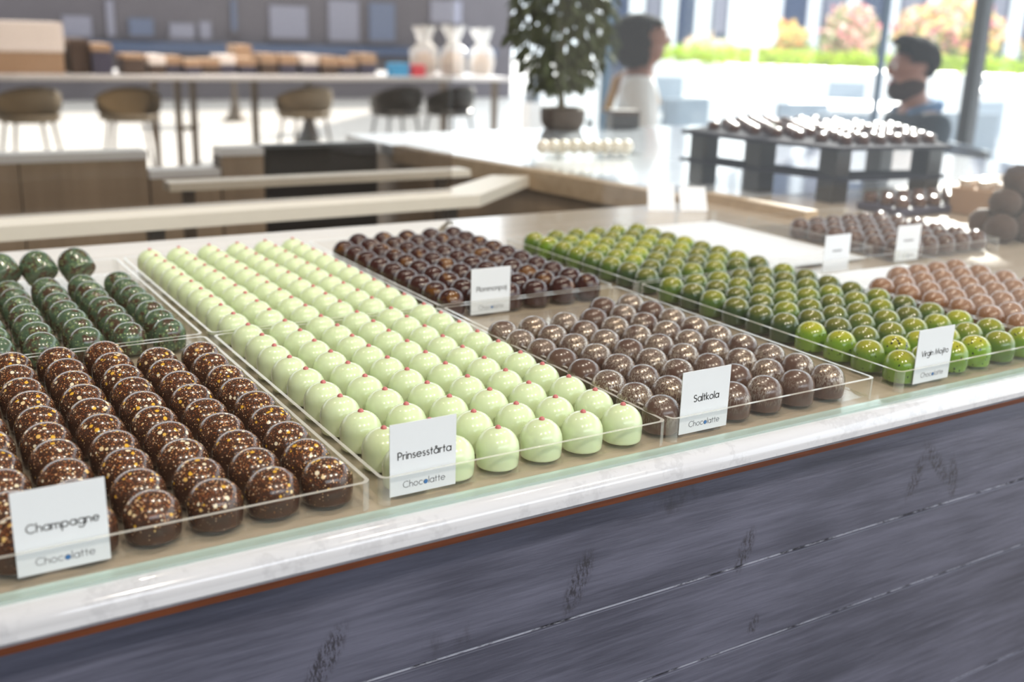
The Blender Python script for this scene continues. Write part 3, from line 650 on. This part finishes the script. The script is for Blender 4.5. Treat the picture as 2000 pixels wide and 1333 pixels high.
# planter and plant
pb = at(1098, 252, z=HT); pl = tag(empty('potted_plant', (pb.x, pb.y, HT+.0005)), 'leafy dark green potted plant in dark wicker planter at the counter end', 'plant')
sc_ = 2.75/2074
bm = bmesh.new(); lathe(bm, [(0, 0), (.055, 0), (.066, .02), (.068, .055), (.062, .064), (.056, .060), (.05, .05), (0, .048)], 26); link('planter', bm, M['wicker'], pl, True)
bm = bmesh.new(); tube(bm, [(-.004, 0, .045), (-.006, .005, .10), (-.012, 0, .16), (-.01, 0, .34)], [.012, .010, .009, .006], 8); link('trunk', bm, M['bark'], pl, True)
bm = bmesh.new()
for i in range(1000):
    th = R.uniform(0, 2*math.pi); zz = R.uniform(.13, .50); lim = (.05+.11*min(1, (zz-.10)/.16))*math.sqrt(max(.05, 1-max(0, (zz-.33)/.19)**2)); rr = lim*math.sqrt(R.random())
    c = Vector((rr*math.cos(th)-.012, rr*math.sin(th), zz)); d = Vector((math.cos(th)*.5+R.uniform(-.4, .4), math.sin(th)*.5+R.uniform(-.4, .4), -R.uniform(.5, 1.2))).normalized()
    s = d.orthogonal().normalized(); s.rotate(Matrix.Rotation(R.uniform(0, 6.28), 3, d)); L = R.uniform(.032, .06); w = L*.26
    nrm = d.cross(s)*w*.3
    v = [bm.verts.new(c), bm.verts.new(c+d*L*.45+s*w+nrm), bm.verts.new(c+d*L), bm.verts.new(c+d*L*.45-s*w+nrm)]; bm.faces.new((v[0], v[1], v[2])); bm.faces.new((v[0], v[2], v[3]))
link('foliage', bm, M['leaf'], pl)
# small boxes behind the white truffles
a = at(1215, 250, z=HT); e = tag(empty('chocolate_box', (a.x, a.y, HT+.0005), rzW), 'small black box beside the white truffles on the side counter', 'box'); bxo('box_body', (-.045, .045, -.03, .03, 0, .04), M['black'], e, bev=.002); bxo('lid', (-.046, .046, -.031, .031, .0405, .055), M['brownbox'], e, bev=.002)

# ------------------------------------------------------------------ tiered display stand with dark chocolates
st = tag(empty('tiered_stand', (0, 0, HT)), 'black two-tier display stand on the side counter by the windows', 'display stand')
posts = [(1.164, 1.051, .0955), (1.192, .922, .0955), (1.230, .775, .0955), (1.43, .735, .0955), (1.62, 1.0, .0955), (1.50, 1.25, .0955)]
for px, py, h in posts: bxo('leg', (px-.02, px+.02, py-.02, py+.02, .0005, h), M['black'], st, bev=.002)
def slab(pts, z, name):
    bm = bmesh.new(); prism(bm, pts, z, z+.006); return link(name, bm, M['slate'], st)
S1 = [(1.135, 1.09), (1.155, .90), (1.205, .742), (1.45, .70), (1.66, .98), (1.53, 1.29)]
slab(S1, .0955, 'upper_shelf')
S0 = [(1.14, 1.085), (1.175, .90), (1.225, .748), (1.30, .74), (1.30, 1.12)]
slab([(1.135, 1.09), (1.165, .90), (1.215, .742), (1.45, .705), (1.475, .775), (1.28, .82), (1.24, .95), (1.215, 1.09)], .042, 'lower_shelf')
def inside(x, y, P):
    c = False; n = len(P)
    for i in range(n):
        (xa, ya), (xb, yb) = P[i], P[(i+1) % n]
        if (ya > y) != (yb > y) and x < (xb-xa)*(y-ya)/(yb-ya)+xa: c = not c
    return c
bm = bmesh.new(); dome(bm, .0125, .017, 18); sm = link('dark_praline', bm, M['dark'], None, True); first = True; cnt = 0
for sx in range(0, 12):
    for sy in range(0, 10):
        x = 1.19+sx*.040+sy*.008; y = 1.235-sy*.050-sx*.005
        if not all(inside(x+a, y+b, S1) for a, b in ((-.024, 0), (.024, 0), (0, .024), (0, -.024))): continue
        if R.random() < .06: continue
        o = sm if first else copy_tree(sm); first = False; cnt += 1
        o.location = (x, y, HT+.0955+.0062); o.rotation_euler = (0, 0, R.uniform(0, 6))
        tag(o, 'small dark praline on the upper shelf, line %s back, place %s across' % (['one', 'two', 'three', 'four', 'five', 'six', 'seven', 'eight', 'nine', 'ten'][9-sy], ['one', 'two', 'three', 'four', 'five', 'six', 'seven', 'eight', 'nine', 'ten', 'eleven', 'twelve'][sx]), 'chocolate', 'dark pralines on the tiered stand')
# row of pralines on a board before the stand
bd = tag(bxo('serving_board', (1.205, 1.56, .60, .695, HT+.0005, HT+.014), M['navy'], bev=.003), 'dark slate board of small pralines before the tiered stand', 'board')
for sx in range(8):
    for sy in range(3):
        o = copy_tree(sm); o.location = (1.225+sx*.041+R.uniform(-.003, .003), .615+sy*.033, HT+.0144)
        tag(o, 'small dark praline on the slate board, %s row, place %s from left' % (ORD[sy], nm[sx]), 'chocolate', 'dark pralines on the slate board')
# crate of pale biscuits and heap of truffles at the right edge
a = at(1960, 415, z=HT); cr = tag(empty('biscuit_crate', (a.x+.02, a.y, HT+.0005), .1), 'tan crate of pale bonbons at the right edge behind the dark trays', 'crate')
bxo('crate_body', (-.12, .12, -.05, .05, 0, .046), M['cardboard'], cr, bev=.003); crx, cry = cr.location.x, cr.location.y
bm = bmesh.new(); dome(bm, .013, .014, 16); pb_ = link('pale_bonbon', bm, plain('nougat', (196, 180, 166), .35), None, True); first = True
for i in range(7):
    for j in range(3):
        o = pb_ if first else copy_tree(pb_); first = False
        lx, ly = -.098+i*.0325, -.033+j*.033; o.location = (crx+lx*math.cos(.1)-ly*math.sin(.1), cry+lx*math.sin(.1)+ly*math.cos(.1), HT+.0005+.0462)
        tag(o, 'pale nougat bonbon on the tan crate, %s row, %s from left' % (ORD[j], CO[i]), 'chocolate', 'pale bonbons on the tan crate')
hp = at(1990, 470, z=HT); k = 0
bm = bmesh.new(); lathe(bm, [(0, 0)]+[(.024*math.sin(math.pi*i/8), .022-.022*math.cos(math.pi*i/8)) for i in range(1, 8)]+[(0, .044)], 16)
for v in bm.verts: v.co += Vector((R.uniform(-.002, .002), R.uniform(-.002, .002), R.uniform(-.001, .001)))
tr = link('cocoa_truffle', bm, M['truffle'], None, True); first = True; zmin = min(v.co.z for v in tr.data.vertices)
for lay, pts in ((0, [(-.05, 0), (0, -.01), (.05, 0), (-.025, .045), (.025, .042), (.075, .045), (.1, -.002)]), (1, [(-.022, .018), (.028, .014), (.078, .018)]), (2, [(.004, .018), (.054, .018)])):
    for q, (dx, dy) in enumerate(pts):
        o = tr if first else copy_tree(tr); first = False
        o.location = (hp.x+dx, hp.y+dy, HT+.0005-zmin+lay*.034); o.rotation_euler = (0, 0, q*1.3)
        tag(o, 'cocoa-dusted truffle, %s layer of the heap at the right edge, %s from left' % (['bottom', 'middle', 'top'][lay], CO[q]), 'chocolate', 'cocoa truffles heaped at the right edge')

# ------------------------------------------------------------------ window front on the right
WX = 4.3
for k, (u, v, wd, m) in enumerate(((1728, 60, .028, M['bluemetal']), (1915, 60, .06, M['blackmetal']), (1187, 60, .05, M['bluemetal']))):
    p = at(u, v, x=WX); tag(bxo('trim_%d' % (k+2), (WX-wd/2, WX+wd/2, p.y-wd/2, p.y+wd/2, 0, 3.3), m), kind='structure')
ys = [at(1187, 60, x=WX).y, at(1728, 60, x=WX).y, at(1915, 60, x=WX).y, -3.0]
for k in range(3): tag(bxo('window_%d' % (20+k), (WX-.004, WX+.004, min(ys[k], ys[k+1])+.05, max(ys[k], ys[k+1])-.05, .02, 3.28), M['glass']), kind='structure')

# ------------------------------------------------------------------ people (seated)
def skin(name, V, Ed, mat, parent, root=0, sub=2):
    me = bpy.data.meshes.new(name); me.from_pydata([v[0] for v in V], Ed, []); me.materials.append(mat)
    o = bpy.data.objects.new(name, me); COL.objects.link(o); o.parent = parent
    o.modifiers.new('skin', 'SKIN').use_smooth_shade = True
    for i, v in enumerate(V):
        d = me.skin_vertices[0].data[i]; r = v[1]; d.radius = r if isinstance(r, tuple) else (r, r); d.use_root = (i == root)
    s = o.modifiers.new('smooth', 'SUBSURF'); s.levels = sub; s.render_levels = sub
    return o
def person(name, x, y, face, label, s, hairkind, shirt, trouser, headtilt):
    p = empty(name, (x, y, 0), math.atan2(-face[0], face[1])); p.scale = (s, s, s); tag(p, label, 'person')
    V = []; Ed = []
    def v(co, r, prev=None):
        V.append((co, r)); i = len(V)-1
        if prev is not None: Ed.append((prev, i))
        return i
    ht = headtilt
    a = v((0, 0, .53), (.15, .11)); b = v((0, .0, .68), (.135, .10), a); c = v((0, .01, .84), (.15, .105), b); d = v((0, .01, .945), (.12, .08), c)
    n = v((0, .015, 1.02), .052, d); n2 = v((0, .03, 1.065), .05, n); h1 = v((0, .045+ht*.3, 1.115), .066, n2); h2 = v((0, .04+ht*.6, 1.175), (.078, .092), h1); h3 = v((0, .025+ht*.8, 1.235), (.062, .075), h2)
    ch = v((0, .105+ht*.4, 1.095), .026, h1); no = v((0, .138+ht*.7, 1.155), .012, h2)
    for sx in (-1, 1):
        ea = v((sx*.082, .03+ht*.6, 1.165), .014, h2)
        sh = v((sx*.165, .005, .955), .062, d); el = v((sx*.235, .05, .70), .044, sh); wr = v((sx*.16, .27, .685), .029, el); pa = v((sx*.145, .335, .68), (.034, .018), wr)
        for k in range(4):
            f1 = v((sx*(.118+.02*k), .385+(.008, .014, .01, 0)[k], .678), .0095, pa); v((sx*(.117+.02*k), .415+(.006, .014, .01, -.004)[k], .664), .008, f1)
        th = v((sx*.105, .325, .672), .0105, pa); v((sx*.088, .352, .664), .009, th)
        hp_ = v((sx*.09, .06, .50), .088, a); kn = v((sx*.115, .46, .505), .06, hp_); an = v((sx*.115, .47, .09), .042, kn); v((sx*.118, .60, .045), (.04, .032), an)
    skin('body', V, Ed, M['skin'], p)
    V2 = [((0, 0, .52), (.165, .125)), ((0, 0, .68), (.15, .115)), ((0, .01, .84), (.165, .12)), ((0, .01, .95), (.13, .092)), ((0, .014, .985), (.07, .065))]; E2 = [(0, 1), (1, 2), (2, 3), (3, 4)]
    for sx in (-1, 1):
        k = len(V2); V2 += [((sx*.168, .005, .955), .074), ((sx*.235, .045, .71), .058)]; E2 += [(3, k), (k, k+1)]
        if shirt[1]: V2.append(((sx*.17, .24, .69), .043)); E2.append((k+1, k+2))
    o = skin('shirt', V2, E2, shirt[0], p)
    V3 = [((0, 0, .51), (.165, .12))]; E3 = []
    for sx in (-1, 1):
        k = len(V3); V3 += [((sx*.092, .06, .50), .098), ((sx*.115, .46, .505), .073), ((sx*.115, .47, .12), .06)]; E3 += [(0, k), (k, k+1), (k+1, k+2)]
    skin('trousers', V3, E3, trouser, p)
    # hair
    bm = bmesh.new(); bmesh.ops.create_icosphere(bm, subdivisions=4, radius=1)
    rr = random.Random(len(name)+hairkind)
    cz = 1.195; kill = []
    for q in bm.verts:
        w = q.co.copy(); f = 1+rr.uniform(-.04, .05)
        if hairkind == 0: q.co = Vector((w.x*.118*f, -.012+ht*.6+w.y*.135*f, cz-.012+w.z*(.092 if w.z > 0 else .165)*f))
        else: q.co = Vector((w.x*.092*f, .03+ht*.7+w.y*(.110)*f, cz+.012+w.z*(.085 if w.z > 0 else .10)*f+max(0, w.y)*max(0, w.z)*.04))
        if w.y > .45 and w.z < .45: kill.append(q)
        elif hairkind == 1 and w.z < -.25 and w.y > -.35: kill.append(q)
    bmesh.ops.delete(bm, geom=kill, context='VERTS'); bmesh.ops.solidify(bm, geom=bm.faces[:], thickness=.012)
    link('hair', bm, M['hair'], p, True)
    if hairkind == 1:
        bm = bmesh.new(); bmesh.ops.create_icosphere(bm, subdivisions=3, radius=1)
        for q in bm.verts: q.co = Vector((q.co.x*.070, .052+ht*.4+q.co.y*.078, 1.100+q.co.z*.064-.02*max(0, q.co.y)))
        link('beard', bm, M['beard'], p, True)
    for sx in (-1, 1):
        bm = bmesh.new(); bmesh.ops.create_icosphere(bm, subdivisions=2, radius=.012); e = link('eye', bm, M['whitepaint'], p, True); e.location = (sx*.032, .112+ht*.7, 1.175)
        bm = bmesh.new(); bmesh.ops.create_icosphere(bm, subdivisions=2, radius=.0065); q = link('iris', bm, M['hair'], e, True); q.location = (0, .008, 0)
    bm = bmesh.new(); tube(bm, [(-.022, .124+ht*.5, 1.112), (0, .131+ht*.5, 1.110), (.022, .124+ht*.5, 1.112)], .005, 6); link('mouth', bm, M['pink'], p)
    return p
rgt = (.849, -.528)
P1 = person('person', 2.99, 3.62, (.80, -.60), 'person with dark bushy hair and white shirt sitting in profile by the windows', 1.04, 0, (M['shirt'], False), M['trouser'], .02)
bm = bmesh.new(); tube(bm, [(-.12, .11, .86), (-.135, .07, .96), (-.13, 0, 1.03), (-.12, -.09, .97), (-.10, -.13, .82)], [.02, .024, .024, .024, .02], 8); link('shoulder_strap', bm, M['tan'], P1, True)
P2 = person('person', 3.36, 2.27, (-.86, .50), 'bearded person with short dark hair and slate jacket sitting at the right', .97, 1, (M['darkcloth'], True), M['trouser'], .03)
bm = bmesh.new(); tube(bm, [(-.10, .07, .985), (-.08, -.04, 1.02), (0, -.075, 1.03), (.08, -.04, 1.02), (.10, .07, .985)], .03, 10); link('denim_collar', bm, M['denim'], P2, True)
def chair(name, x, y, rz, mat, leg, label, group=None, src=None):
    if src: e = copy_tree(src); e.location = (x, y, 0); e.rotation_euler = (0, 0, rz); return tag(e, label, 'chair', group)
    e = tag(empty(name, (x, y, 0), rz), label, 'chair', group)
    bxo('seat', (-.21, .21, -.20, .21, .405, .435), mat, e, bev=.008); bxo('backrest', (-.20, .20, -.225, -.20, .50, .84), mat, e, bev=.006)
    for sx in (-1, 1):
        for sy in (-1, 1):
            bm = bmesh.new(); tube(bm, [(sx*.18, sy*.18, .405), (sx*.20, sy*.21, 0)], .011, 8); link('leg', bm, leg, e, True)
        bm = bmesh.new(); tube(bm, [(sx*.17, -.19, .405), (sx*.17, -.213, .62)], .010, 8); link('back_post', bm, leg, e, True)
    return e
c0 = chair('cafe_chair', P1.location.x, P1.location.y, P1.rotation_euler.z, M['greyfab'], M['blackmetal'], 'grey chair under the person in the white shirt', 'indoor cafe chairs')
chair('', P2.location.x, P2.location.y, P2.rotation_euler.z, None, None, 'grey chair under the bearded person', 'indoor cafe chairs', c0)

# ------------------------------------------------------------------ terrace outside
def outtable(u, v, y, h, rt, label):
    p = at(u, v, z=h) if y is None else at(u, v, y=y); e = ped(p.x, p.y, h, .2, M['whitepaint'], M['whitepaint'], rt, label, 'terrace_table'); e['group'] = 'white tables on the terrace'; return p
T1 = outtable(1455, 158, None, .74, .46, 'white round terrace table under the closed white parasol')
T2 = outtable(1425, 187, None, .74, .40, 'white round terrace table nearer the glass than the parasol table')
T3 = outtable(1690, 205, None, .74, .60, 'wide white round terrace table left of the bearded person')
T4 = outtable(1985, 178, None, .74, .5, 'white round terrace table at the right edge behind the black window post')
first = None
for u, v, d, rz, lab, dark in ((1383, 250, 7.0, .6, 'grey terrace chair in front of the two white tables', 0), (1605, 265, 7.0, .4, 'grey terrace chair, left of two before the wide white table', 0), (1695, 275, 6.2, .3, 'grey terrace chair, right of two before the wide white table', 0),
        (1675, 178, 11, .2, 'grey terrace chair farther back, before the flower bed', 0), (1930, 270, 6.8, .2, 'grey terrace chair behind the black window post', 0), (1975, 215, 8.4, .5, 'grey terrace chair at the right edge of the terrace', 0), (1318, 215, 10.6, .4, 'grey terrace chair by the left white table', 0)):
    p = at(u, v, r=d)
    if first is None: first = chair('terrace_chair', p.x, p.y, rz+2.6, M['greyfab'], M['whitepaint'], lab, 'grey chairs on the terrace')
    else: chair('', p.x, p.y, rz+2.6, None, None, lab, 'grey chairs on the terrace', first)
# black bag on a stool
p = at(1488, 250, r=6.0)
sb = tag(empty('side_stool', (p.x, p.y, 0)), 'small white stool under the black bag on the terrace', 'stool'); bxo('seat', (-.2, .2, -.2, .2, .42, .45), M['whitepaint'], sb, bev=.01)
for sx in (-1, 1):
    for sy in (-1, 1): bxo('leg', (sx*.17-.015, sx*.17+.015, sy*.17-.015, sy*.17+.015, 0, .42), M['whitepaint'], sb)
bg = tag(empty('backpack', (p.x, p.y, .4505)), 'black backpack standing on the small white stool outside', 'bag')
bm = bmesh.new(); box(bm, -.14, .14, -.09, .09, .002, .36, bev=.05); link('bag_body', bm, M['darkcloth'], bg, True); bm = bmesh.new(); box(bm, -.10, .10, -.13, -.085, .03, .18, bev=.02); link('front_pocket', bm, M['black'], bg, True)
# closed parasol
e = tag(empty('parasol', (T1.x+.55, T1.y+.45, 0)), 'closed white parasol standing behind the white round table', 'parasol')
bm = bmesh.new(); tube(bm, [(0, 0, .06), (0, 0, 3.0)], .028, 10); link('pole', bm, M['whitepaint'], e, True)
bm = bmesh.new(); lathe(bm, [(.05, 2.9), (.10, 2.6), (.17, 2.0), (.20, 1.55), (.24, 1.22), (.19, 1.12), (.04, 1.16)], 16)
for k, q in enumerate(bm.verts): q.co.x *= 1+.12*math.sin(k*2.4); q.co.y *= 1+.12*math.sin(k*2.4)
link('canopy', bm, M['whitepaint'], e); bxo('base', (-.28, .28, -.28, .28, 0, .07), M['whitepaint'], e, bev=.01)
# planter with hedge and flowers
nrm = Vector((.80, .60)); tng = Vector((.60, -.80))
pc = at(1720, 118, r=15.5); rzP = math.atan2(tng.y, tng.x)
e = tag(bxo('flower_planter', (-3.2, 3.6, -.6, .9, 0, .84), M['whitepaint'], loc=(pc.x, pc.y, 0)), 'long white planter with flower bushes along the terrace', 'planter'); e.rotation_euler = (0, 0, rzP)
def tuft(bm, c, rad, n, L, flat=.3):
    for i in range(n):
        d = Vector((R.gauss(0, 1), R.gauss(0, 1), R.gauss(0, 1))).normalized(); q = c+Vector((d.x*rad[0], d.y*rad[1], d.z*rad[2]))*R.random()**.4
        s = Vector((R.gauss(0, 1), R.gauss(0, 1), R.gauss(0, 1))).normalized(); t_ = s.orthogonal().normalized()
        l = L*R.uniform(.6, 1.3); v = [bm.verts.new(q+s*l), bm.verts.new(q+t_*l*.5), bm.verts.new(q-s*l), bm.verts.new(q-t_*l*.5)]; bm.faces.new(v)
def planted(name, k0, k1, mats, z0, z1, label, cat, n):
    w = (k1-k0)/2; e = tag(empty(name, (pc.x+tng.x*(k0+w), pc.y+tng.y*(k0+w), .8405), rzP), label, cat)
    zc = (z0+z1)/2-.84; rz_ = (z1-z0)/2
    bm = bmesh.new(); tuft(bm, Vector((0, .2, zc)), (w, .35, rz_), n, .08); 
    for q in bm.verts: q.co.z = max(.002, q.co.z)
    link('foliage', bm, mats[0], e)
    for m in mats[1:]:
        bm = bmesh.new(); tuft(bm, Vector((0, .1, zc+.08)), (w, .4, rz_), n//3, .07)
        for q in bm.verts: q.co.z = max(.02, q.co.z)
        o = link('blossoms', bm, m, e); o['kind'] = 'stuff'
    return e
for k, (ka, kb, mats, z1, lab) in enumerate(((-2.7, -2.0, ('bush', 'peach'), 1.18, 'small low bush at the left end of the planter behind the parasol'), (-1.75, -.95, ('bush', 'yellow', 'orange'), 1.42, 'yellow flowering bush right of the closed parasol'), (-.85, -.05, ('bush', 'rose', 'peach'), 1.66, 'pink flowering bush in the planter left of the thin window post'),
        (.1, 1.5, ('bush', 'yellow', 'peach', 'rose'), 1.74, 'tall pale flowering bush behind the bearded person'), (1.65, 3.2, ('bush', 'rose', 'orange'), 1.6, 'rose and orange bush at the right end of the planter'))):
    planted('flowering_bush', ka, kb, [M[m] for m in mats], .86, z1, lab, 'bush', int(620*(kb-ka)))['group'] = 'flowering bushes in the planter'
hd = tag(empty('low_hedge', (pc.x-nrm.x*.42, pc.y-nrm.y*.42, .8405), rzP), 'bright yellow-green low hedge growing along the planter front', 'hedge')
bm = bmesh.new()
for i in range(60): tuft(bm, Vector((-2.9+i*.105, 0, .14)), (.14, .10, .12), 45, .045)
for q in bm.verts: q.co.z = max(.0, q.co.z)
link('foliage', bm, M['hedge'], hd)
# buildings across the square
def building(u0, u1, rng, h, label, cols):
    a = at(u0, 60, r=rng); b = at(u1, 60, r=rng); d = Vector((b.x-a.x, b.y-a.y)); W = d.length; e = tag(empty('building', ((a.x+b.x)/2, (a.y+b.y)/2, 0), math.atan2(d.y, d.x)), label, 'building')
    bxo('facade', (-W/2, W/2, 0, 4, 0, h), M['bluebuild'], e)
    n = cols
    for i in range(n):
        xa = -W/2+W*(i+.14)/n; xb = -W/2+W*(i+.86)/n
        for f in range(2):
            wn = bxo('window', (xa, xb, -.12, 0, .5+f*2.4, 2.5+f*2.4), M['bluepane'], e)
            if i % 2: bxo('blind', (xa+.1, xb-.1, -.16, -.12, 1.3+f*2.4, 2.5+f*2.4), M['lav'], wn)
        bxo('pilaster', (-W/2+W*i/n-.16, -W/2+W*i/n+.16, -.3, 0, 0, h), M['whitepaint'], e)
    return e
building(1180, 1500, 24, 7, 'blue-grey building with white pilasters beyond the terrace on the left', 5)
building(1515, 2150, 31, 7, 'dark blue-grey building behind the flower bushes', 8)
